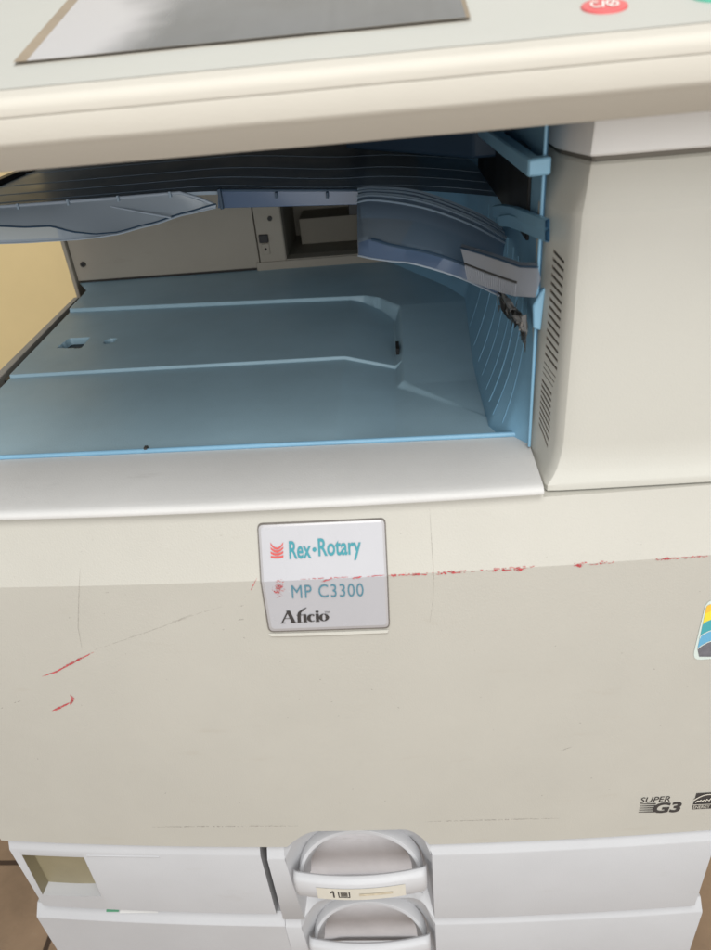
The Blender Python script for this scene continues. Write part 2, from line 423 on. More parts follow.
A.append(stroke([(.535,.03),(.535,.6)], .072)); A.append(stroke([(.49,.02),(.59,.02)], .04)); A.append(stroke([(.495,.60),(.56,.60)], .04))
A.append(stroke(arc((.69,.31), .072, .27, 50, 310, 16), [.03,.04,.05,.06,.07,.075,.08,.08,.08,.08,.075,.07,.06,.05,.045,.04,.03]))
A.append(stroke([(.715,.50),(.735,.48)], .07))
A.append(stroke([(.81,.03),(.81,.6)], .072)); A.append(stroke([(.765,.02),(.86,.02)], .04)); A.append(stroke([(.77,.60),(.84,.60)], .04))
A.append((arc((.81,.78), .04, .08, 0, 360, 10)[:-1], [tuple(range(10))]))
A.append(stroke(arc((.955,.31), .075, .27, 0, 360, 22), [.085 - .045*abs(math.sin(math.radians(360*i/22))) for i in range(23)]))
place2d(ink, merge2d(A), [(280.5,610.6),(325.5,608.8),(326.2,621.4),(281.2,623.6)], 'dark', .0022)
place2d(ink, text2d('TM'), [(324.6,611.8),(329.8,611.6),(329.9,613.6),(324.7,613.8)], 'dark', .0022)
ink.build('lettering', bobj, smooth=0, weld=False)

# printed marks on the lower right of the cover -----------------------
g3 = MB(); go = .0004
place2d(g3, text2d('SUPER', shear=.25, offset=.002), [(640.2,798.0),(670.4,796.4),(670.0,801.8),(639.8,803.4)], 'dark', go)
place2d(g3, text2d('G3', shear=.22, offset=.035), [(653.6,803.4),(682.0,802.0),(681.6,812.2),(652.6,813.6)], 'dark', go)
for k in range(5):
    y = 804.2 + k*2.0; x0 = 640.5 - k*.5; 
    poly_px(g3, [(x0, y), (656 - k*.3, y-.7), (656 - k*.3, y+.4), (x0, y+.45)], 'dark', go)
g3.build('printed_mark', root, smooth=0, weld=False, label='SUPER G3 mark printed on the cover')
en = MB()
poly_px(en, [(696.6,793.6),(726,792.0),(722,808.2),(691.8,809.6)], 'dark', go)
pl = [(694.0 + 30.5*t, 803.6 - 1.4*t - 8.2*math.sin(math.pi*(.12+.76*t)) ) for t in [i/16 for i in range(17)]]
def px_stroke(mb, pts, w, m, off):
    vs, fs = stroke(pts, w); q = [on_front(p, off) for p in vs]
    mb.add([(p.x, cover_y(p.x, p.z) - off, p.z) for p in q], fs, m)
px_stroke(en, pl, .9, 'stlabel', go*2)
px_stroke(en, [(695.2,802.8),(698,801.2),(699.5,801.6),(701,800.4),(702.5,801.6),(704,800.2),(705.5,801.4),(707,799.4),(709,801),(711,798.8),(714,799.6),(718,798.2)], 1.1, 'stlabel', go*2)
px_stroke(en, [(692.9,805.2),(723.4,803.8)], .5, 'stlabel', go*2)
place2d(en, text2d('ENERGY STAR'), [(693.6,806.0),(721.6,804.8),(721.2,807.6),(693.0,808.9)], 'stlabel', go*2)
en.build('printed_emblem', root, smooth=0, weld=False, label='dark energy emblem printed at the right of the cover')

# colour sticker
st = MB()
def rpoly(P, r):
    out = []
    for i, p in enumerate(P):
        a = Vector(P[i-1]); c = Vector(P[(i+1) % len(P)]); p = Vector(p)
        d1 = (a-p).normalized()*r; d2 = (c-p).normalized()*r
        for t in (0,.25,.5,.75,1): out.append(tuple((p+d1)*(1-t)**2 + p*2*t*(1-t) + (p+d2)*t*t))
    return out
poly_px(st, rpoly([(706.5,600),(760,597),(750,656),(692,660.5)], 9), 'stwhite', .0004)
def band(y_at, h0, h1, m, off):
    xs_ = [697.5 + 48*i/14 for i in range(15)]
    top = [(x, y_at(x) - h0) for x in xs_]; bot = [(x, y_at(x) + h1) for x in xs_]
    def clip(p):                              # keep inside the slanted sides and rounded corners
        p = (p[0], min(p[1], 656.8)); t = (p[1]-602)/56; xl = lerp(707.5, 695.6, t); return (max(p[0], xl + (max(0, p[1]-652)**2)*.14 + (max(0, 608-p[1])**2)*.06), min(p[1], 656.8))
    poly_px(st, [clip(p) for p in top] + [clip(p) for p in bot[::-1]], m, off)
wv = lambda b0: (lambda x: b0 - 14*(1 - math.exp(-(x-696)/14)))
band(wv(650.5), 0, 22, 'stgrey', .00058); band(wv(640), 0, 10.5, 'stblue', .00062); band(wv(629), 0, 11, 'stteal', .00066); band(wv(629), 10, 0, 'yellow', .00070)
band(wv(618.5), 5, 2, 'orange', .00074)
for b0 in (640, 650.5):
    px_stroke(st, [(max(x, lerp(707.5, 695.6, (wv(b0)(x)-602)/56)), wv(b0)(x)) for x in [697.5 + 48*i/14 for i in range(15)]], .8, 'stwhite', .0008)
st.build('colour_sticker', root, smooth=0, weld=False)

# ------------------------------------------------------------------ paper drawers
PITCH = .1128
def make_drawer(dz, xl, xr, digit):
    dy = lambda x, z: bul(x) - .0012
    sx0, sx1 = -.0705, .3
    # left slab with the finger recess
    mb = MB()
    def slab(x0, x1, ztop, zbot, lead, m='drawer', n=30, ledge=.004, nib=0):
        rows = []
        for x in [lerp(x0, x1, i/n) for i in range(n+1)]:
            y = bul(x)
            prof = [(y+.020, ztop+.0+ .0), (y+ledge, ztop), (y-lead+.0008, ztop-.0085), (y-lead, ztop-.0100), (y-lead, zbot+.0016), (y-lead+.0012, zbot+.0003), (y+.020, zbot)]
            rows.append([(x - (nib if x == x0 and k < 2 else 0), a, b2+dz) for k, (a, b2) in enumerate(prof)])
        mb.loft(rows, m)
    if digit == '1': slab(xl, -.0735, -.0012, -.1085, .0008)
    else: slab(xl, -.0677, -.0005, -.1135, .0030, ledge=.006)
    left = mb.build('drawer_panel', smooth=22)
    # finger recess cut into the slab
    q = [(21.7,855.5),(83.6,858),(101.5,897),(42.6,895.5)] if digit == '1' else None
    if q:
        c = [on_front(p, 0, dy) for p in q]; cb = MB()
        f = [Vector((p.x, bul(p.x) - .012, p.z)) for p in c]
        mid = [Vector((p.x, bul(p.x), p.z)) for p in c]
        back = [Vector((p.x, bul(p.x) + .011, p.z)) for p in c]
        back[2].z += .0005; back[3].z += .0005; back[2].x -= .001; back[3].x += .001
        # curved lower lip
        def ring(P, sag): 
            a, b2, c2, d2 = P; n = 8
            return [tuple(a), tuple(b2)] + [tuple(c2.lerp(d2, i/n) - Vector((0, 0, sag*math.sin(math.pi*i/n)))) for i in range(n+1)]
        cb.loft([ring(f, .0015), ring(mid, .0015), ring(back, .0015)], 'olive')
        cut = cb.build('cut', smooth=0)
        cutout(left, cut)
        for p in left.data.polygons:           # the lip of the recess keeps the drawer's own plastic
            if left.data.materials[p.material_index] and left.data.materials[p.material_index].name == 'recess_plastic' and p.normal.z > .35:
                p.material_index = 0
    # groove right of the recess, ledge below
    mb = MB()
    line = None
    if digit == '1':
        a = on_front((86,857.4), .0014, dy); b2 = on_front((159,858.6), .0014, dy)
        mb.tube([(lerp(a.x, b2.x, t), bul(lerp(a.x, b2.x, t)) - .0008, lerp(a.z, b2.z, t)) for t in [i/12 for i in range(13)]], .0008, 'drawer', 6)
        line = mb.build('raised_line', smooth=40)
    # right slab and the handle surround
    mb = MB()
    xR0 = .0720
    slab(xR0, xr, -.0005, -.1135, .0030, ledge=.006, nib=.0052)
    # flange between the seam and the handle pocket
    rows = []
    zt = -.0005
    for t in [i/10 for i in range(11)]:
        pass
    XF0 = -.0675
    fl = lambda z: lerp(-.0525, -.0478, (z + .0125)/(-.1))       # inner edge of flange
    for k, (a, b2) in enumerate([(.020, zt), (.006, zt), (-.0022, zt-.0112), (-.003, zt-.0125), (-.003, -.1115), (-.0018, -.1130), (.020, -.1135)]):
        x0 = XF0; x1 = fl(min(-.0125, b2))
        if k < 2: x1 = -.0450
        rows.append([(lerp(x0, x1, i/6), bul(lerp(x0, x1, i/6)) + a, b2+dz) for i in range(7)])
    mb.grid(rows, 'drawer')
    # pocket: funnel from the outline on the face to the inner arch
    N = 40
    outer = []; inner = []
    oc = .0115
    for i in range(N+1):
        t = i/N
        # outer outline, left bottom -> over the arch -> right bottom
        if t < .22:  s_ = t/.22; x = lerp(-.0478, -.0525, s_); z = lerp(-.1115, -.0125, s_)
        elif t < .36: s_ = (t-.22)/.14; x = lerp(-.0525, -.022, s_); z = lerp(-.0125, .0225, math.sin(s_*math.pi/2))
        elif t < .64: s_ = (t-.36)/.28; x = lerp(-.022, .051, s_); z = .0225
        elif t < .78: s_ = (t-.64)/.14; x = lerp(.051, .0720, s_); z = lerp(-.0125, .0225, math.cos(s_*math.pi/2))
        else: s_ = (t-.78)/.22; x = .0720; z = lerp(-.0125, -.1115, s_)
        yy = bul(x) - .003 if z < -.0124 else bul(x) + lerp(-.003, .006, min(1, (z+.0125)/.02))
        outer.append((x, yy, z+dz))
        a = math.radians(lerp(196, -16, t))
        ix = oc + .0535*math.cos(a); iz = -.058 + .066*max(-.4, math.sin(a)) if math.sin(a) > 0 else -.058 + .12*math.sin(a)
        if math.sin(a) < 0: ix = oc + (-.0535 if t < .5 else .0535)
        inner.append((ix, bul(ix) + .018, iz+dz))
    bk = [(lerp(oc, p[0], .98), p[1]+.004, p[2]) for p in inner]
    mb.grid([[(p[0] + (-.006 if i < N/2 else .006)*(1 if abs(i-N/2) > N*.12 else 0), p[1]+.0040, p[2]+.0012) for i, p in enumerate(outer)], outer], 'drawer')
    mb.grid([outer, [tuple(Vector(a_).lerp(Vector(b_), .5)) for a_, b_ in zip(outer, inner)], inner], 'drawer')
    mb.add(bk, [tuple(range(len(bk)))], 'recess')
    mb.grid([inner, bk], 'drawer')
    # sloping sill under the handle, notched by the arch of the drawer below
    def bump(x): return max(0, min(1, (arch(x) - .0012)/.0225))
    XX = [lerp(-.0478, .0720, i/48) for i in range(49)]
    fr = [(x, bul(x) + lerp(-.003, .0055, min(1, bump(x)*1.6)), -.1115 + .0195*bump(x) + dz) for x in XX]
    mb.grid([fr, [(p[0], bul(p[0]) + .018, max(p[2] + .010, -.086+dz)) for p in fr]], 'drawer')
    mb.grid([fr, [(p[0], bul(p[0]) + .020, p[2] - .0008) for p in fr]], 'drawer')
    right = mb.build('paper_drawer', root, smooth=42)
    for o_ in (left, line):
        if o_: o_.parent = right; o_.matrix_parent_inverse = world_of(right).inverted()
    # handle: bowed bar and arched loop behind it
    h = MB()
    def hp(px, y): p = on(px, 1, y); return p
    pL = hp((294, 889), bul(-.05) - .0115); pM = hp((361, 894), bul(.01) - .0185); pR = hp((427.5, 884.5), bul(.07) - .0115)
    x0 = pL.x; x1 = pR.x; xm = (x0+x1)/2; hw = (x1-x0)/2
    def zc(x): u = (x-xm)/hw; return lerp(pL.z, pR.z, (u+1)/2) + (pM.z - (pL.z+pR.z)/2)*(1-u*u)
    def yb_(x): u = (x-xm)/hw; return bul(x) - .0105 - .007*(1-u*u)
    rows = []
    n = 40
    us = [-1, -.993, -.98, -.96, -.93] + [lerp(-.9, .9, i/30) for i in range(31)] + [.93, .96, .98, .993, 1]
    for u in us:
        x = xm + u*hw; y = yb_(x); e = min(1, (1-abs(u))/.07); q_ = math.sqrt(max(0, 1-(1-e)**2)); hh = .0148*(.74 + .26*q_); z = zc(x); y += .0035*(1-q_)
        rows.append([(x, y + .0010, z+hh-.0014+dz), (x, y - .0004, z+hh-.0034+dz), (x, y - .0008, z+dz), (x, y - .0002, z-hh+.004+dz), (x, y+.0016, z-hh+.0010+dz), (x, y+.0035, z-hh+dz),
                (x, y + .0075, z-hh+.003+dz), (x, y + .0080, z+hh-.002+dz), (x, y+.0058, z+hh+.0002+dz), (x, y+.0030, z+hh+dz)])
    h.loft(rows, 'handle')
    ring1 = []
    for i in range(41):
        a = math.radians(lerp(180, 0, i/40)); ca, sa = math.cos(a), math.sin(a)
        def P(rx, rz, y, x_=.0): return (xm + rx*ca, bul(xm + rx*ca) + y, -.0470 + rz*sa + dz)
        yy = lerp(-.004, .010, max(0, sa)**.6)
        ring1.append([P(.0535, .0540, yy), P(.0545, .0550, yy+.003), P(.0545, .0550, yy+.011), P(.0445, .0380, yy+.011), P(.0450, .0390, yy+.008), P(.0510, .0505, yy-.0004)])
    h.loft(ring1, 'handle')
    ho = h.build('handle', right, bevel=.0006, seg=2, smooth=35)
    # paper size label on the bar
    lb = MB()
    def bar(px, v, off=0):                   # photo column -> point on the face of the bar
        x = on((px, 886), 1, bul(.01) - .0185).x
        return (x, yb_(x) - .0010 - off, zc(x) + lerp(-.0098, .0076, v) + dz)
    lb.grid([[bar(lerp(314.5, 405, i/16), v) for i in range(17)] for v in (0, .5, 1)], 'stlabel')
    def art(a, u0, v0, u1, v1, m, wv=0):
        lb.add([bar(lerp(u0, u1, p[0]), lerp(v0, v1, p[1]), .0004) for p in a[0]], a[1], m)
    art(merge2d([stroke([(.66,0),(.66,1)], .30), stroke([(.05,.70),(.35,.80),(.62,.98)], [.14,.2,.24])]) if digit == '1' else text2d(digit, offset=.01), 328.4, .22, 333.6 if digit == '1' else 335.5, .80, 'dark')
    ic = [stroke([(0,.9),(0,0),(1,0),(1,.9)], .13)]
    for k in range(5): ic.append(stroke([(.17,.2+k*.15),(.83,.2+k*.15)], .075))
    art(merge2d(ic), 337, .26, 348, .78, 'dark')
    art(stroke([(i/12, .5) for i in range(13)], .5), 358, .28, 392, .66, 'faint')
    lb.build('handle_label', right, smooth=0, weld=False)
    return left, right
make_drawer(0, -.3005, .3045, '1')
l2, r2 = make_drawer(-PITCH - .0018, -.3125, .3135, '2')
# inner ledge plates between the drawers (seen in the seams)
mb = MB(); mb.box((-.296, .020, -.36), (.296, .033, -.0015), 'body'); 
bb = mb.build('drawer_bay', root, smooth=0)
# clear space behind the handle pockets
# printed green strip on the ledge of the lower drawer
mb = MB()
p0 = on((104,907), 1, bul(-.2)+.0036); p1 = on((180,909), 1, bul(-.2)+.0036)
z = -.1150
for (xa, xb, m) in ((p0.x, lerp(p0.x,p1.x,.17), 'green'), (lerp(p0.x,p1.x,.19), lerp(p0.x,p1.x,.7), 'ledge')):
    ya = bul((xa+xb)/2)
    mb.add([(xa, ya+.0015, z-.0012),(xb, ya+.0015, z-.0012),(xb, ya+.0036, z+.0006),(xa, ya+.0036, z+.0006)], [(0,1,2,3)], m)
mb.build('ledge_sticker', r2, smooth=0)

# ------------------------------------------------------------------ ledge in front of the exit tray
mb = MB(); rows = []
for x in [lerp(-.305, .1475, i/60) for i in range(61)]:
    y0 = .0115 + bul(x)
    yk = .0772 - .0105*(x+.33)/.4775 - .001
    rows.append([(x, y0+.008, .3372), (x, y0+.0014, .3372), (x, y0+.0003, .3379), (x, y0, .3394), (x, y0+.0006, .3408), (x, y0+.0022, .3420), (x, y0+.0050, .3425), (x, y0+.010, .34265), (x, yk-.001, .3428), (x, yk+.003, .3428), (x, yk+.003, .3372)])
mb.loft(rows, 'ledge')
ldg = mb.build('front_ledge', root, smooth=40)
mb = MB(); mb.box((-.300, .020, .3255), (.306, .06, .3330), 'gap'); mb.build('seam_strip', root, smooth=0)

# ------------------------------------------------------------------ exit tray floor
Z0 = .3432
P3 = [(-.40,.392),(-.271,.381),(.034,.356),(.050,.345),(.067,.318),(.0665,.175),(.126,.108),(.30,.10),(.30,.70),(-.40,.70)]
P2 = [(-.40,.222),(-.266,.2185),(.021,.212),(.30,.203),(.30,.8),(-.40,.8)]
def sdist(P, x, y):
    ins = False; d = 9; n = len(P)
    for i in range(n):
        ax, ay = P[i]; bx, by = P[(i+1) % n]
        if (ay > y) != (by > y) and x < (bx-ax)*(y-ay)/(by-ay) + ax: ins = not ins
        ex, ey = bx-ax, by-ay; t = max(0, min(1, ((x-ax)*ex + (y-ay)*ey)/(ex*ex+ey*ey)))
        q = math.hypot(x-ax-t*ex, y-ay-t*ey); d = min(d, q)
    return d if ins else -d
H1 = [on((58,347), 2, Z0+.003), on((70,338.2), 2, Z0+.003), on((89,337.4), 2, Z0+.003), on((81,347.2), 2, Z0+.003)]
H1 = [(p.x, p.y) for p in H1]
h2 = on((110,340.5), 2, Z0+.003)
def floor_z(x, y):
    dip = -.0108*max(0, min(1, (x-.021)/.041))
    zf = Z0 + dip + .0050*max(0, min(1, (x-.067)/.055))
    s2 = sdist(P2, x, y); z = zf + .0026*sstep(-.0008, .0008, s2)
    s3 = sdist(P3, x, y)
    top = Z0 + .0062 - .0130*max(0, min(1, (.32-y)/.15))*sstep(.05, .07, x)
    wside = sstep(.055, .064, x) * sstep(.160, .18, y) * (1 - sstep(.31, .33, y))
    w = .0010 + .0028*wside
    z = lerp(z, top, sstep(-w, w, s3))
    # a shallow groove along the side trim
    if -.36 < x < .0:
        h = sdist(H1, x, y); z -= .016*sstep(-.0005, .0005, h)
        r = math.hypot(x-h2.x, (y-h2.y)*.8); z -= .006*(1-sstep(.0040, .0052, r))
    # the slot in the slanted side
    pass
    return z
def left_edge(y): return lerp(-.2745, -.2865, max(0, (y-.2)/.23)) if y < .43 else lerp(-.2865, -.3065, (y-.43)/.046)
import array
ys = []; y = .068
while y < .478:
    ys.append(y); y += .0004 if (abs(y-.2125) < .003 or abs(y-.3588) < .003) else .0014
fr = [i/230*.76 for i in range(230)]
XB = [.046 + .0004*i for i in range(66)] + [lerp(.0726, .1485, i/56) for i in range(57)]
mb = MB(); rows = []
def lipy(x): return .0772 - .0105*(x+.33)/.4775 + .0006
for y in ys:
    sh = lerp(-.0226, -.082, max(0, min(1, (y-.215)/.15)))*(1 if y < .40 else max(0, (.478-y)/.078))
    xl = left_edge(y); row = []
    for x in [lerp(xl, .0456, i/230) for i in range(231)] + XB:
        w_ = max(0, 1-(y-.068)/.06); y_ = lerp(y + sh*x, lipy(x) + (y-.068), w_)
        row.append((x, min(y_, .4785), floor_z(x, y_)))
    rows.append(row)
mb.grid(rows, 'blue')
r0 = rows[0]
mb.grid([[(p[0], p[1], p[2]-.008) for p in r0], r0], 'blue')
tray = mb.build('exit_tray', root, smooth=60, weld=False)
for p in tray.data.polygons: p.use_smooth = True
# front lip of the tray
mb = MB()
mb.tube([(lerp(-.33, .1475, i/40), .0772 - .0105*i/40, .3442) for i in range(41)], .0018, 'liner', 8)
p = on((147,450), 1, .0735); mb.box((p.x-.0012, p.y-.0022, .3440), (p.x+.0010, p.y+.0012, .3470), 'gap')
mb.build('tray_lip', tray, smooth=60)
# black plug in the slot
mb = MB(); mb.box((.0640, .226, Z0-.005), (.0668, .243, Z0+.0006), 'black'); mb.build('slot', tray, smooth=0)
mb = MB(); mb.prism([(a, b_, Z0-.004) for a, b_ in H1], (0, 0, .0004), 'black'); mb.build('hole_shade_sheet', tray, smooth=0)  # black sheet put in for the darkness inside the hole
# side trim on the open left end
mb = MB()
for (ya, yb) in ((.07, .205), (.212, .285), (.292, .46)):
    pass
mb.prism([(left_edge(.07)-.0135, .07, .3425), (left_edge(.07)-.0045, .07, .3425), (left_edge(.44)-.0045, .44, .3440), (left_edge(.44)-.0105, .44, .3440)], (0, 0, -.02), 'body')
for (ya, yb) in ((.215, .262), (.285, .42)):
    mb.prism([(left_edge(ya)-.0044, ya, .3352), (left_edge(ya)-.0006, ya, .3352), (left_edge(yb)-.0006, yb, .3352), (left_edge(yb)-.0044, yb, .3352)], (0, 0, .0072), 'black')
mb.build('side_trim', root, bevel=.0006)

# ------------------------------------------------------------------ blue liner on the right
def base_pt(t):
    K = [(0, .1468, .056), (.10, .134, .072), (.2, .1262, .092), (.5, .1262, .20), (.74, .128, .325), (.82, .112, .358), (1, .046, .476)]
    for i in range(len(K)-1):
        if t <= K[i+1][0]: s_ = (t-K[i][0])/(K[i+1][0]-K[i][0]); return (lerp(K[i][1], K[i+1][1], s_), lerp(K[i][2], K[i+1][2], s_))
    return K[-1][1:]
def top_pt(t):
    K = [(0, .1475, .048), (.10, .1468, .072), (.2, .1466, .097), (.5, .1466, .21), (.74, .1466, .345), (.82, .140, .40), (1, .080, .505)]
    for i in range(len(K)-1):
        if t <= K[i+1][0]: s_ = (t-K[i][0])/(K[i+1][0]-K[i][0]); return (lerp(K[i][1], K[i+1][1], s_), lerp(K[i][2], K[i+1][2], s_))
    return K[-1][1:]
def wallp(t, z, inset=0):
    u = max(0, min(1, (z-.340)/.085)); g = 1-(1-u)**2.0
    b_ = base_pt(t); q = top_pt(t)
    return (lerp(b_[0], q[0], g) - inset, lerp(b_[1], q[1], g), z)
mb = MB(); rows = []
for i in range(71):
    t = i/70; rows.append([wallp(t, .334 + .205*j/44) for j in range(45)])
mb.grid(rows, 'liner')
for t in (.135, .20, .255, .31, .38, .45, .53, .61):
    w = .00032 if t != .255 else .0007
    mb.tube([wallp(t, .346 + .10*j/16, .0001) for j in range(17)], w, 'liner', 6)
# rim where the liner meets the side cover
mb.tube([(.1464, .0500, .3445 + .187*j/10) for j in range(11)], .0010, 'liner', 8)
liner = mb.build('tray_liner', root, smooth=60)
# overhanging ledge up inside the opening
mb = MB()
mb.prism([(.1365,.0405,.5072),(.1375,.040,.5072),(.1485,.0420,.5072),(.1485,.050,.5072),(.1435,.050,.5072),(.1370,.200,.5072),(.1290,.200,.5072)], (0,0,.0085), 'liner')
mb.build('liner_ledge', root, bevel=.0012)
mb = MB(); mb.box((.1385, .052, .5076), (.1475, .19, .5095), 'black'); mb.box((.1385,.09,.5095),(.1465,.12,.5135),'navy')
mb.build('ledge_socket', root, bevel=.0006)
# tab below the lever
mb = MB(); mb.prism([tuple(on(p, 1, .046)) for p in ((533,306),(541,292.5),(545.5,287.5),(541,331),(533,328.5))], (.0006, .024, 0), 'liner')
mb.build('liner_tab', root, bevel=.0010)
# paper guide fins at the upper exit
def fin(top, bot, xs_, name='guide_fin', m='liner'):
    f = MB(); T = [on(p, 0, x) for p, x in zip(top, xs_)]; B = [on(p, 0, x) for p, x in zip(bot, xs_)]
    rows = [[tuple(p) for p in T], [tuple(p) for p in B], [tuple(p + Vector((.003, .003, -.001))) for p in B], [tuple(p + Vector((.003, .003, .0))) for p in T]]
    f.loft(rows, m) if False else f.grid(rows + [rows[0]], m)
    return f
f = fin([(498,216),(508,214.5),(520,218),(545,230)], [(499,226),(508,227),(522,232),(545,242)], [.1345,.1375,.141,.1440]); f.build('guide_fin', root, bevel=.0005)
f = fin([(492,206),(501,205),(514,207.5),(545,220)], [(493,217),(502,218),(516,221),(545,231)], [.134,.137,.140,.1438]); f.build('guide_fin', root, bevel=.0005)

mb = MB(); mb.prism([(.03,.33,.4895),(.128,.222,.4895),(.1462,.222,.4895),(.1462,.46,.4895),(.03,.46,.4895)], (0,0,.0525), 'navy'); mb.build('dark_corner_block', root, bevel=.002)  # block added to darken the shaded corner behind the upper tray
mb = MB(); mb.prism([(.1448,.085,.4640),(.1470,.085,.4640),(.1470,.085,.5060),(.1448,.085,.5060)], (-.0004,.25,0), 'black'); mb.build('exit_shade_panel', root, bevel=.0006)  # black panel on the wall stands for the dark of the opening
# torn dark tape hanging from the wall under the lever
random.seed(8)
mb = MB()
path = [(500,292),(504,300),(508,308),(514,313),(519,319),(522,326),(524,333),(523,341)]
rad = [.0030,.0058,.0062,.0052,.0052,.0056,.0050,.0014]
for rep in range(2):
    rings = []
    for i, (p, r) in enumerate(zip(path, rad)):
        x = .1335 + .0009*i; c = on(p, 0, x)
        rings.append([tuple(c + Vector((random.uniform(-.3, .3)*r, math.cos(a*math.pi/4.5)*r*random.uniform(.6, 1.9), math.sin(a*math.pi/4.5)*r*random.uniform(.5, 1.4)))) for a in range(9)])
    mb.loft(rings, 'foil' if rep == 0 else 'foil2') if rep == 0 else None
for (p, q, w) in [((503,297),(510,309),2.4),((512,315),(516,321),2.0),((519,326),(522,331),1.6)]:
    c = [on(s_, 0, .1295) for s_ in ((p[0]-w/2,p[1]),(p[0]+w/2,p[1]),(q[0]+w/2,q[1]),(q[0]-w/2,q[1]))]
    mb.prism([tuple(s_) for s_ in c], (.003, .001, -.001), 'foil2')
for k in range(46):                          # ragged shreds
    t = random.random()*(len(path)-1.01); j = int(t); p = Vector(path[j]).lerp(Vector(path[j+1]), t-j)
    c = on((p.x + random.gauss(0, 2.2), p.y + random.gauss(0, 1.6)), 0, .1335 + .0009*t + random.uniform(-.005, .001))
    v3 = [c + Vector((random.uniform(-.002, .002), random.gauss(0, .0042), random.gauss(0, .0034))) for _ in range(3)]
    mb.prism([tuple(q) for q in v3], (.0004, .0003, .0002), 'foil' if k % 4 else 'foil2')
mb.build('torn_tape', root, smooth=0)

# ------------------------------------------------------------------ rear panel inside the opening
mb = MB(); yb = .476
def rp(px, y=yb): p = on(px, 1, y); return p
xl = -.307; seam = -.0885
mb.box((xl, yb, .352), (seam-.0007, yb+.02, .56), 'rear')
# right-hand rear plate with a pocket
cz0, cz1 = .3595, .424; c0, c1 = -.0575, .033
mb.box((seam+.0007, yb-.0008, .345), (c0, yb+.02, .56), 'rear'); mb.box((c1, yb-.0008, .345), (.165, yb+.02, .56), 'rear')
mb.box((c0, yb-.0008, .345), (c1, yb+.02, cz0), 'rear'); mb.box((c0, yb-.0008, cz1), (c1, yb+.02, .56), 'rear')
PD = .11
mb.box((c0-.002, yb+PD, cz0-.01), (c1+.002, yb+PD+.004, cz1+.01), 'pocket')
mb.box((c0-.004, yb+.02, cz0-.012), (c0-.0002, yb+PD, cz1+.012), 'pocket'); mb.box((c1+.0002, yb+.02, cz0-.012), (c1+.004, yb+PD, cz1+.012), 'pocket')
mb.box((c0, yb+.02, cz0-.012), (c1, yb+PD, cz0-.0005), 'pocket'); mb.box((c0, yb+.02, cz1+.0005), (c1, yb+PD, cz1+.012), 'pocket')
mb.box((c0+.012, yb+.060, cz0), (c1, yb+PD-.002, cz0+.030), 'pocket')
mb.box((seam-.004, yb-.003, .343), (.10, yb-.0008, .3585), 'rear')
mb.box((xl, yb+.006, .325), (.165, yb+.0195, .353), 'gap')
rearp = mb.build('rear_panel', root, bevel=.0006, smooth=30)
def knob(px, r, m, name):
    p = rp(px, yb); k = MB(); k.tube([(p.x, yb-.0032, p.z), (p.x, yb+.002, p.z)], r, m, 16); k.tube([(p.x, yb-.0036, p.z), (p.x, yb-.0030, p.z)], r*.5, 'black', 10); k.build(name, rearp, smooth=40)
knob((83.5,264), .0030, 'gap', 'screw'); knob((270,218), .0026, 'gap', 'screw')
mb = MB(); p = rp((264,238)); mb.box((p.x-.0052, yb-.0045, p.z-.0045), (p.x+.0052, yb+.001, p.z+.0045), 'black'); mb.build('socket', rearp, bevel=.0006)
mb = MB(); p = rp((266,248.5)); mb.box((p.x-.0045, yb-.0028, p.z-.0060), (p.x+.0045, yb+.001, p.z+.0060), 'rear'); mb.tube([(p.x, yb-.0034, p.z), (p.x, yb, p.z)], .0016, 'black', 8); mb.build('latch', rearp, bevel=.0006)
mb = MB(); p = rp((356,208)); mb.box((p.x-.008, yb-.005, p.z-.006), (p.x+.003, yb+.001, p.z+.007), 'black'); mb.build('catch', rearp, bevel=.0006)
# rear left post
mb = MB(); mb.box((-.3120, .470, .30), (-.3075, .52, .62), 'rear'); mb.build('corner_post', root, bevel=.001)

# ------------------------------------------------------------------ upper smoky tray
UZ = .4832
mb = MB()
def uz(x): return UZ - .0095*sstep(-.09, .045, x) if x < .045 else UZ - .0095
xs_ = [lerp(-.286, .046, i/40) for i in range(41)]
top = [[(x, yv, uz(x) + .010*(yv-.22)) for yv in (.2200, .30, .38, .476)] for x in xs_]
bot = [[(x, yv, uz(x) + .010*(yv-.22) - .0024) for yv in (.2200, .30, .38, .476)] for x in xs_]
mb.grid(top, 'smoke'); mb.grid(bot, 'smoke')
mb.grid([[c[0] for c in top], [c[0] for c in bot]], 'smoke'); mb.grid([top[0], bot[0]], 'smoke')
for yv in (.240, .275, .318, .380):
    mb.tube([(x, yv, uz(x) + .010*(yv-.22) + .0001) for x in xs_], .0004, 'smoke', 5)
mb.grid([[(lerp(.046,.1465,i/12), yv, UZ - .0095 - .012*(i/12)**1.5 + .010*(yv-.22)) for yv in (.222,.30,.38,.474)] for i in range(13)], 'smoke')
for yv in (.240, .275, .318, .380):
    mb.tube([(lerp(.046,.1465,i/12), yv, UZ - .0095 - .012*(i/12)**1.5 + .010*(yv-.22) + .0001) for i in range(13)], .0004, 'smoke', 5)
ut = mb.build('upper_tray', root, smooth=35)
# dark end frame on the left
mb = MB(); mb.prism([(-.292, .20, UZ-.001), (-.2835, .20, UZ-.001), (-.2835, .48, UZ+.0015), (-.292, .48, UZ+.0015)], (0, 0, .0055), 'black'); mb.build('end_frame', ut, bevel=.0008)
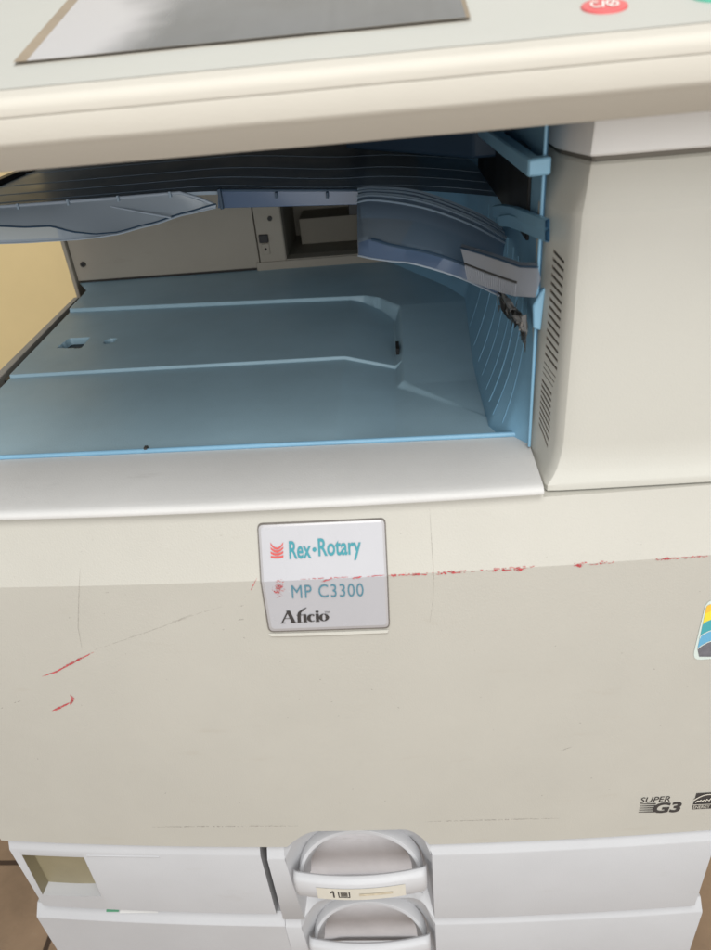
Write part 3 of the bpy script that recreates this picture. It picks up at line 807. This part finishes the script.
# bright front rim
mb = MB(); rim = [on((0,206.5),1,.2195), on((60,202.3),1,.2195), on((120,197.5),1,.2195), on((180,192.5),1,.2195), on((200,198.5),1,.2195), on((216,205.5),1,.2195)]
rim = [Vector((-.30, .2195, .4832))] + rim
mb.tube([tuple(p) for p in rim], .0013, 'smoke2', 8)
for px in (18, 68, 118, 170): p = on((px, 207-.078*px), 1, .2178); mb.box((p.x-.0008, .2165, p.z-.0024), (p.x+.0008, .219, p.z+.0018), 'smoke')
mb.build('tray_rim', ut, smooth=50)
# scooped front apron with a wavy lower edge
def wave(x):  # photo rows of the wave line and of the lower edge
    K = [(-90,224.5,246),(0,226,243.3),(25,227,242.5),(50,226,241),(75,232,239.5),(95,234,237.5),(115,232.5,234.5),(150,223.5,225.5),(185,212.5,214.5),(216,204,207.8)]
    for a, b_ in zip(K, K[1:]):
        if x <= b_[0]: t = (x-a[0])/(b_[0]-a[0]); t = t*t*(3-2*t)*.35 + t*.65; return lerp(a[1], b_[1], t), lerp(a[2], b_[2], t)
    return K[-1][1:]
def toprow(x): return 207-.0785*x if x < 180 else lerp(192.8, 205, (x-180)/36)
mb = MB(); R1 = []; R2 = []; R3 = []
for i in range(63):
    x = lerp(-95, 216, i/62); w0, w1 = wave(x)
    d = sstep(216, 60, x)
    a = on((x, toprow(x)+1.2), 1, .2190); b_ = on((x, w0), 1, lerp(.2185, .203, d)); c = on((x, w1), 1, lerp(.2180, .199, d))
    R1.append(tuple(a)); R2.append(tuple(b_)); R3.append(tuple(c))
mb.grid([R1, R2], 'apron'); 
mb.grid([R2, R3], 'smoke2')
mb.grid([R3, [(p[0], p[1]+.006, p[2]+.001) for p in R3]], 'smoke2')
mb.grid([[(p[0], p[1]+.0016, p[2]) for p in R1], [(p[0], p[1]+.0016, p[2]) for p in R2]], 'smoke')
mb.tube(R2[4:], .0007, 'navy', 6); mb.tube(R3, .0006, 'smoke2', 6)
for px0, px1 in (((70,211.8),(128,230.5)), ((110,206),(171,217.5))):
    a = on(px0, 1, .2172); b_ = on(px1, 1, .2095); mb.tube([tuple(a), tuple((a+b_)/2 + Vector((0,-.001,0))), tuple(b_)], .0007, 'smoke2', 6)
mb.build('tray_apron', ut, smooth=50)
# right-hand flange
mb = MB()
T = [on((218+14*i, 190.2 - .0*i + (.0 if i < 10 else 0)), 1, .2180) for i in range(11)]; B = [on((218+14*i, 208.2 - .35*i), 1, .2180) for i in range(11)]
mb.grid([[tuple(p) for p in T], [tuple(p) for p in B], [tuple(p + Vector((0,.003,.0))) for p in B], [tuple(p + Vector((0,.003,0))) for p in T], [tuple(p) for p in T]], 'rampf')
mb.tube([tuple(p) for p in T], .0010, 'navy', 6)
for px in (276, 327): p = on((px, 192), 1, .2165); q2 = on((px, 198), 1, .2165); mb.box((p.x-.0010, .2150, q2.z), (p.x+.0010, .2180, p.z), 'navy')
p = on((219.5, 190), 1, .2165); q2 = on((219.5, 209), 1, .2165); mb.box((p.x-.0014, .2145, q2.z), (p.x+.0010, .2215, p.z+.001), 'navy')
mb.build('tray_flange', ut, bevel=.0004)
# the part that curves down to the right wall
def path(K, n=40):
    out = []
    for i in range(n+1):
        s_ = i/n*(len(K)-1); k = min(int(s_), len(K)-2); t = s_-k
        p0 = K[max(0,k-1)]; p1 = K[k]; p2 = K[k+1]; p3 = K[min(len(K)-1,k+2)]
        out.append(tuple(.5*((2*b_)+(-a+c)*t+(2*a-5*b_+4*c-d)*t*t+(-a+3*b_-3*c+d)*t**3) for a,b_,c,d in zip(p0,p1,p2,p3)))
    return out
Tk = path([(358.5,189.5),(372,188.5),(409,190.5),(438,198),(480,215.5),(508,233)])
Bk = path([(357.5,243),(372,239.5),(392,245),(429,252.5),(461,263),(500,281)])
Ck = path([(358.2,255.5),(372,258.5),(392,261.3),(415,264),(458,277),(500,296)])
ds = [i/40 for i in range(41)]
Tp = [on(p, 1, lerp(.218, .190, t)) for p, t in zip(Tk, ds)]
Bp = [on(p, 1, lerp(.140, .102, t)) for p, t in zip(Bk, ds)]
Cp = [on(p, 1, lerp(.139, .101, t)) for p, t in zip(Ck, ds)]
mb = MB(); rows = []
for s_ in [i/16 for i in range(17)]:
    rows.append([tuple(a.lerp(b_, s_) + Vector((0, 0, .006*math.sin(math.pi*s_)))) for a, b_ in zip(Tp, Bp)])
mb.grid(rows, 'rampc'); mb.grid([[tuple(p) for p in Bp], [tuple(p) for p in Cp]], 'rampf')
mb.grid([[tuple(p) for p in Cp], [tuple(p + Vector((0,.016,.002))) for p in Cp]], 'smoke2')
mb.grid([[tuple(r[0]) for r in rows], [tuple(Vector(r[0]) + Vector((0,0,-.012))) for r in rows]], 'smoke2')
for s_ in (.0, .14, .24, .33, .43):
    k = rows[round(s_*16)]; mb.tube([(p[0], p[1], p[2]+.0003) for p in k], .0008 if s_ else .0012, 'smoke', 6)
mb.tube([tuple(p) for p in Bp[8:38]], .0010, 'navy', 6); mb.tube([tuple(p) for p in Cp], .0006, 'smoke2', 6)
# back skirt so the ramp has depth
Sk = [p + Vector((0, .004, -.022)) for p in Tp]
mb.grid([[tuple(p) for p in Tp], [tuple(p) for p in Sk]], 'smoke')
ramp = mb.build('tray_ramp', ut, smooth=50)
mb = MB()
c = [on(p, 1, .1375) for p in ((359,253),(368.5,241),(383,244),(383,258.5),(374,257.5))]
mb.prism([tuple(p) for p in c], (0, .010, .001), 'smoke2'); mb.build('corner_prism', ramp, bevel=.0012)
# grey lever with a ribbed face
L1 = [on((460.5,247.5),1,.098), on((483,254),1,.082), on((500,259.5),1,.066), on((520,266.5),1,.050), on((538,267),1,.0385)]
L2 = [on((464.5,263.5),1,.0955), on((484,271),1,.079), on((502,277.5),1,.063), on((517,282.5),1,.0475), on((541,279),1,.036)]
L3 = [on((468,281),1,.0945), on((485,287),1,.078), on((502,293),1,.062), on((516,296.5),1,.0470), on((535,297.5),1,.0365)]
mb = MB()
mb.grid([[tuple(p) for p in r] for r in (L1, L2, L3)] + [[tuple(p + Vector((.002,.010,.001))) for p in L3], [tuple(p + Vector((.002,.012,-.001))) for p in L1], [tuple(p) for p in L1]], 'smoke3')
for i in range(26):
    t = i/25; k = t*2.92; j = min(int(k), 2); s_ = k-j
    a = L2[j].lerp(L2[j+1], s_); b_ = L3[j].lerp(L3[j+1], s_); a = a.lerp(b_, .12)
    mb.tube([tuple(a + Vector((0,-.0003,0))), tuple(b_ + Vector((0,-.0003,0)))], .00035, 'smoke3', 5)
mb.tube([tuple(p) for p in L2[:4]], .0007, 'gap', 6); mb.tube([tuple(p) for p in L1], .0007, 'navy', 6)
mb.build('exit_lever', root, bevel=.0004)

# ------------------------------------------------------------------ right-hand side cover (tower)
plan = [(.1470,.0560),(.1510,.0430),(.1545,.0325),(.1564,.0270),(.1582,.0232),(.1605,.0210),(.1650,.0196)] + [(lerp(.175, .312, i/10), .0190 + (bul(lerp(.175,.312,i/10)) - bul(.175))*.35) for i in range(11)] + [(.312,.46),(.1500,.46)]
def ring(z, o):
    n = len(plan); out = []
    for i, (x, y) in enumerate(plan):
        if i >= 17: out.append((x, y, z)); continue
        a = Vector(plan[i-1] if i else (plan[0][0]-.004, plan[0][1]+.0126)); c = Vector(plan[i+1]); t = (c-a).normalized(); nn = Vector((t.y, -t.x))
        out.append((x + nn.x*o, y + nn.y*o, z))
    return out
SHARP = [(.1472,.0560),(.1480,.0440),(.1487,.0330),(.1494,.0220),(.1500,.0150),(.1512,.0128),(.1580,.0124)]
def foot(z, t):
    a = ring(z, 0); out = []
    for i, (x, y, z_) in enumerate(a):
        if i < 7: q = SHARP[i]
        elif i < 17: q = (x, y-.0066)
        else: q = (x, y)
        out.append((lerp(x, q[0], t), lerp(y, q[1], t), z_))
    return out
mb = MB()
mb.loft([foot(.3345, .92), foot(.3350, 1), foot(.3385, 1), foot(.3400, .90), foot(.3425, .62), foot(.3470, .34), foot(.3540, .12), foot(.3620, 0), ring(.4905, 0), ring(.4912, -.0002), ring(.5128, -.0080), ring(.5140, -.0096)], 'tower')
tower = mb.build('side_cover', root, smooth=25)
# angled louvres cut through its left flank
cb = MB()
def flank(px, push):
    # point on the flank plane
    p = Vector((.1535, .0354, .40)); n = Vector((-.945, -.327, 0)); q_ = on_plane(px, p, n); return q_ + n*push
rowsv = []
for k in range(14):
    t = k/13; rowsv.append(((lerp(553.2, 544.8, t), lerp(250.5, 353, t)), (lerp(564.2, 557, t), lerp(262.5, 369.5, t))))
for k in range(9):
    t = k/8; rowsv.append(((lerp(541.5, 538.6, t), lerp(379, 423, t)), (lerp(551.4, 548.6, t), lerp(394.5, 446.5, t))))
for k in range(3):
    t = (k+.7)/3.6; rowsv.append(((lerp(544.3, 541.8, t), lerp(358, 376, t), 1), (lerp(556.4, 551.8, t), lerp(374.5, 391, t))))
for a, b_ in rowsv:
    thin = len(a) == 3
    pa = flank(a, .004); pb = flank(b_, .004); pc = flank(a, -.006); pd = flank(b_, -.006); h = Vector((0, 0, .0004 if thin else .0009))
    cb.loft([[tuple(pa-h), tuple(pb-h), tuple(pb+h), tuple(pa+h)], [tuple(pc-h), tuple(pd-h), tuple(pd+h), tuple(pc+h)]], 'louvre')
cut = cb.build('cut', smooth=0); cutout(tower, cut)
tower.data.set_sharp_from_angle(angle=math.radians(25))
# seam and white cap
mb = MB(); mb.loft([ring(.5135, -.0100), ring(.5185, -.0100)], 'louvre'); mb.build('cap_seam', root, smooth=0)
mb = MB(); mb.loft([ring(.5168, -.0075), ring(.5178, -.0066), ring(.5310, -.0086), ring(.5355, -.0105), ring(.5375, -.0150)], 'cap')
mb.build('top_cap', root, smooth=40)

# ------------------------------------------------------------------ scanner above and the control panel
mb = MB(); mb.box((-.300, .045, .5420), (.312, .53, .585), 'navy'); mb.box((-.302, .27, .585), (.314, .53, .68), 'panel')
mb.build('scanner_unit', root, bevel=.004)
mb = MB(); mb.box((-.300, .60, .30), (.165, .62, .5420), 'body'); mb.build('rear_housing', root, smooth=0)

YP = -.050
TILT = math.radians(16.5)
edge = on((355,66), 1, YP)
pl_p = Vector((0, YP+.004, edge.z + .0008)); pl_n = Vector((0, -math.sin(TILT), math.cos(TILT)))
def pbul(x): return -.0035*(1 - min(1.4, ((x-.06)/.2)**2))
zs = on((355,86), 1, YP).z; z1 = on((355,116), 1, YP).z; z2 = on((355,141), 1, YP+.0095).z
def pan_rows(prof, m, mb, x0=-.215, x1=.290, n=40):
    rows = [[(x, y + pbul(x), z) for y, z in prof] for x in [lerp(x0, x1, i/n) for i in range(n+1)]]
    mb.loft(rows, m)
def topz(y): return pl_p.z + (y - pl_p.y)*math.tan(TILT)
mb = MB()
prof = [(YP+.0004, zs+.0002), (YP+.0001, zs+.0004), (YP, zs+.0010), (YP, edge.z-.0052), (YP, edge.z-.0048)]
for k in range(9):                            # rounded upper edge
    a = math.radians(lerp(180, 90+16.5, k/8)); prof.append((YP + .0046 + .0046*math.cos(a), topz(YP+.0046) - .0048 + .0048*math.sin(a)))
prof += [(YP+.0060, topz(YP+.0060)), (YP+.0064, topz(YP+.0064)), (YP+.32, topz(YP+.32)), (YP+.32, topz(YP+.32)-.012), (YP+.09, zs+.0004)]
pan_rows(prof, 'panel', mb)
upper = mb.build('control_panel', root, smooth=40)
mb = MB()
pan_rows([(YP+.0005, zs+.0001), (YP+.0002, zs-.0001), (YP+.0001, zs-.0006), (YP+.0006, z1+.0016), (YP+.0007, z1+.0012), (YP+.0013, z1+.0002), (YP+.0023, z1-.0007), (YP+.0028, z1-.0011), (YP+.0092, z2+.0003), (YP+.0098, z2), (YP+.09, z2-.001), (YP+.09, zs+.0001)], 'panel', mb)
mb.build('panel_underside', upper, smooth=40)
# pale face sheet on top, with the display let into it
def pp(px, off=0): return on_plane(px, pl_p + pl_n*off, pl_n)
sTL = pp((17.5,62.5), .0006); sTR = pp((470,20.5), .0006); d = Vector((0, math.cos(TILT), math.sin(TILT)))
mb = MB()
fx0, fx1 = -.205, .282; fy0 = YP+.0105
def tp(x, y, off): return (x, y + pbul(x) - off*math.sin(TILT), topz(y + 0) + off)
w_ = .135
sx0, sx1 = sTL.x, sTR.x; sy0 = (sTL.y + sTR.y)/2
face = [[fx0, fx1], []]
def fq(x0, x1, y0, y1): 
    mb.grid([[tp(lerp(x0, x1, i/12), lerp(y0, y1, j), .00025) for i in range(13)] for j in (0, 1)], 'panel_top')
sb = lambda x: lerp(sTL.y, sTR.y, (x-sx0)/(sx1-sx0))
fq(fx0, sx0, fy0, YP+.315); fq(sx1, fx1, fy0, YP+.315); fq(sx0, sx1, fy0, sy0 - .001)
mb.build('panel_face', upper, smooth=40)
mb = MB()
y1 = sy0 + .24
mb.add([tp(sx0-.0002, sy0, .0014), tp(sx1, sy0, .0014), tp(sx1-.0015, sy0+.0015, .0006), tp(sx0+.0045, sy0+.0015, .0006)], [(0,1,2,3)], 'bezel')
mb.add([tp(sx0-.0002, sy0, .0014), tp(sx0+.0045, sy0+.0015, .0006), tp(sx0+.0045, y1, .0006), tp(sx0-.0002, y1, .0014)], [(0,1,2,3)], 'bezel')
mb.add([tp(sx1, sy0, .0014), tp(sx1-.0015, sy0+.0015, .0006), tp(sx1-.0015, y1, .0006), tp(sx1, y1, .0014)], [(0,1,2,3)], 'bezel')
bz = mb.build('display_bezel', upper, smooth=0)
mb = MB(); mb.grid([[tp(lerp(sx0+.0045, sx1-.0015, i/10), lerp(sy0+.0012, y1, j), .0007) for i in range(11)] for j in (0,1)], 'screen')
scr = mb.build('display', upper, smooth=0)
m = M['screen']; nt = m.node_tree; N = nt.nodes; L = nt.links; b = N['Principled BSDF']     # pale reflection painted into the colour on the left, with faint streaks
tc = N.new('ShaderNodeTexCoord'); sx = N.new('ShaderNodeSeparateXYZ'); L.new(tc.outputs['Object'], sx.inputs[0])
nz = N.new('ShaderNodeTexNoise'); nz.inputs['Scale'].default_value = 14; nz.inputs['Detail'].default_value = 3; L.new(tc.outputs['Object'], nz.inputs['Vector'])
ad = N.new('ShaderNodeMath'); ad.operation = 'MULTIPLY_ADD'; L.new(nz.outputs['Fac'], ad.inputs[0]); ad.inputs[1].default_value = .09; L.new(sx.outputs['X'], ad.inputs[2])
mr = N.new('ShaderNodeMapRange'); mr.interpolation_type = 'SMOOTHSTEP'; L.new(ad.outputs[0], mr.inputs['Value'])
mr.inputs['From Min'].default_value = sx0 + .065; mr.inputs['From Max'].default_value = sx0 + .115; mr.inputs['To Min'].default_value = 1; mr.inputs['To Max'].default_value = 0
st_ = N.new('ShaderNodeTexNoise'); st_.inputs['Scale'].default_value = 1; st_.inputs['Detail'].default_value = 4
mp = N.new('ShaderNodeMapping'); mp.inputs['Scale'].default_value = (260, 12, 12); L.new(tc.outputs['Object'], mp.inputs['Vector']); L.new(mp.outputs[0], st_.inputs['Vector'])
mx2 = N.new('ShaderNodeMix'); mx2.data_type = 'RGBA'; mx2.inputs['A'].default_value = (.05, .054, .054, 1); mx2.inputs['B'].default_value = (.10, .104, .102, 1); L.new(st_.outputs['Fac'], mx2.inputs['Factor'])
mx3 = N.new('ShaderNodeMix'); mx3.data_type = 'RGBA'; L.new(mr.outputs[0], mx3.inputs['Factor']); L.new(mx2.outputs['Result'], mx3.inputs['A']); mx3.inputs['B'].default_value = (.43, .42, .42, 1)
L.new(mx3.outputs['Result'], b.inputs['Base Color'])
# buttons
def oval(px, rx, ry, h, m, name, parent, arts=()):
    c = pp(px, .0006); e1 = Vector((1, 0, 0)); e2 = d
    b_ = MB()
    rr = lambda s_, hh: [tuple(c + e1*(rx*s_*math.cos(a)) + e2*(ry*s_*math.sin(a)) + pl_n*hh) for a in [2*math.pi*i/40 for i in range(40)]]
    b_.loft([rr(1, -.001), rr(1, h*.5), rr(.97, h*.85), rr(.90, h)], m)
    bo_ = b_.build(name, parent, smooth=40)
    if arts:
        t_ = MB()
        for art, (u0, v0, u1, v1) in arts:
            t_.add([tuple(c + e1*lerp(u0, u1, p[0])*rx + e2*lerp(v0, v1, p[1])*ry + pl_n*(h+.0003)) for p in art[0]], art[1], 'white')
        t_.build('button_mark', bo_, smooth=0, weld=False)
    return bo_
c0_ = pp((580.3,9)); c1_ = pp((627.5,6)); rx = (c1_-c0_).length/2
cyl = pp((604,15.5)); cyh = pp((604,1.5)); ry = (cyh-cyl).length/2
ringart = stroke(arc((.5,.5), .5, .5, 0, 360, 24), .20); bar_ = stroke([(.2,.2),(.8,.8)], .18)
oval((604,8.2), rx, ry, .0013, 'redbtn', 'clear_button', upper, [(text2d('C', offset=.02), (-.60,-.42,-.22,.48)), (text2d('/', offset=.02), (-.20,-.42,.08,.48)), (ringart, (.10,-.38,.56,.42)), (bar_, (.10,-.38,.56,.42))])
oval((716,-6), rx*1.25, ry*1.35, .0013, 'greenbtn', 'start_button', upper)

# ------------------------------------------------------------------ light
def area(name, loc, target, size, power, col):
    l = bpy.data.lights.new(name, 'AREA'); l.shape = 'DISK'; l.size = size; l.energy = power; l.color = col
    o = bpy.data.objects.new(name, l); COL.objects.link(o); o.location = loc
    o.rotation_euler = (Vector(target) - Vector(loc)).to_track_quat('-Z', 'Y').to_euler(); return o
area('daylight', (.5, -2.55, 1.0), (0, .1, .25), 3.2, 74, (1, .99, .97))
area('daylight_above', (.2, -.95, 2.3), (0, 0, .2), 1.5, 46, (1, .99, .97))
w = bpy.data.worlds.new('World'); sc.world = w; w.use_nodes = True
bg = w.node_tree.nodes['Background']; bg.inputs['Color'].default_value = (.86, .93, 1, 1); bg.inputs['Strength'].default_value = .22

cam = bpy.data.cameras.new('camera'); co = bpy.data.objects.new('camera', cam); COL.objects.link(co)
co.matrix_world = Matrix(((RR.x, -RD.x, -RF.x, CAM.x), (RR.y, -RD.y, -RF.y, CAM.y), (RR.z, -RD.z, -RF.z, CAM.z), (0,0,0,1)))
cam.sensor_fit = 'HORIZONTAL'; cam.sensor_width = 36; cam.lens = 36*F/711; cam.clip_start = .02; cam.clip_end = 100
cam.dof.use_dof = True; cam.dof.focus_distance = .56; cam.dof.aperture_fstop = 14
sc.camera = co
sc.view_settings.view_transform = 'Standard'; sc.view_settings.look = 'None'; sc.view_settings.exposure = 0; sc.view_settings.gamma = 1
sc.cycles.use_denoising = True
sc.cycles.transparent_max_bounces = 16; sc.cycles.max_bounces = 10
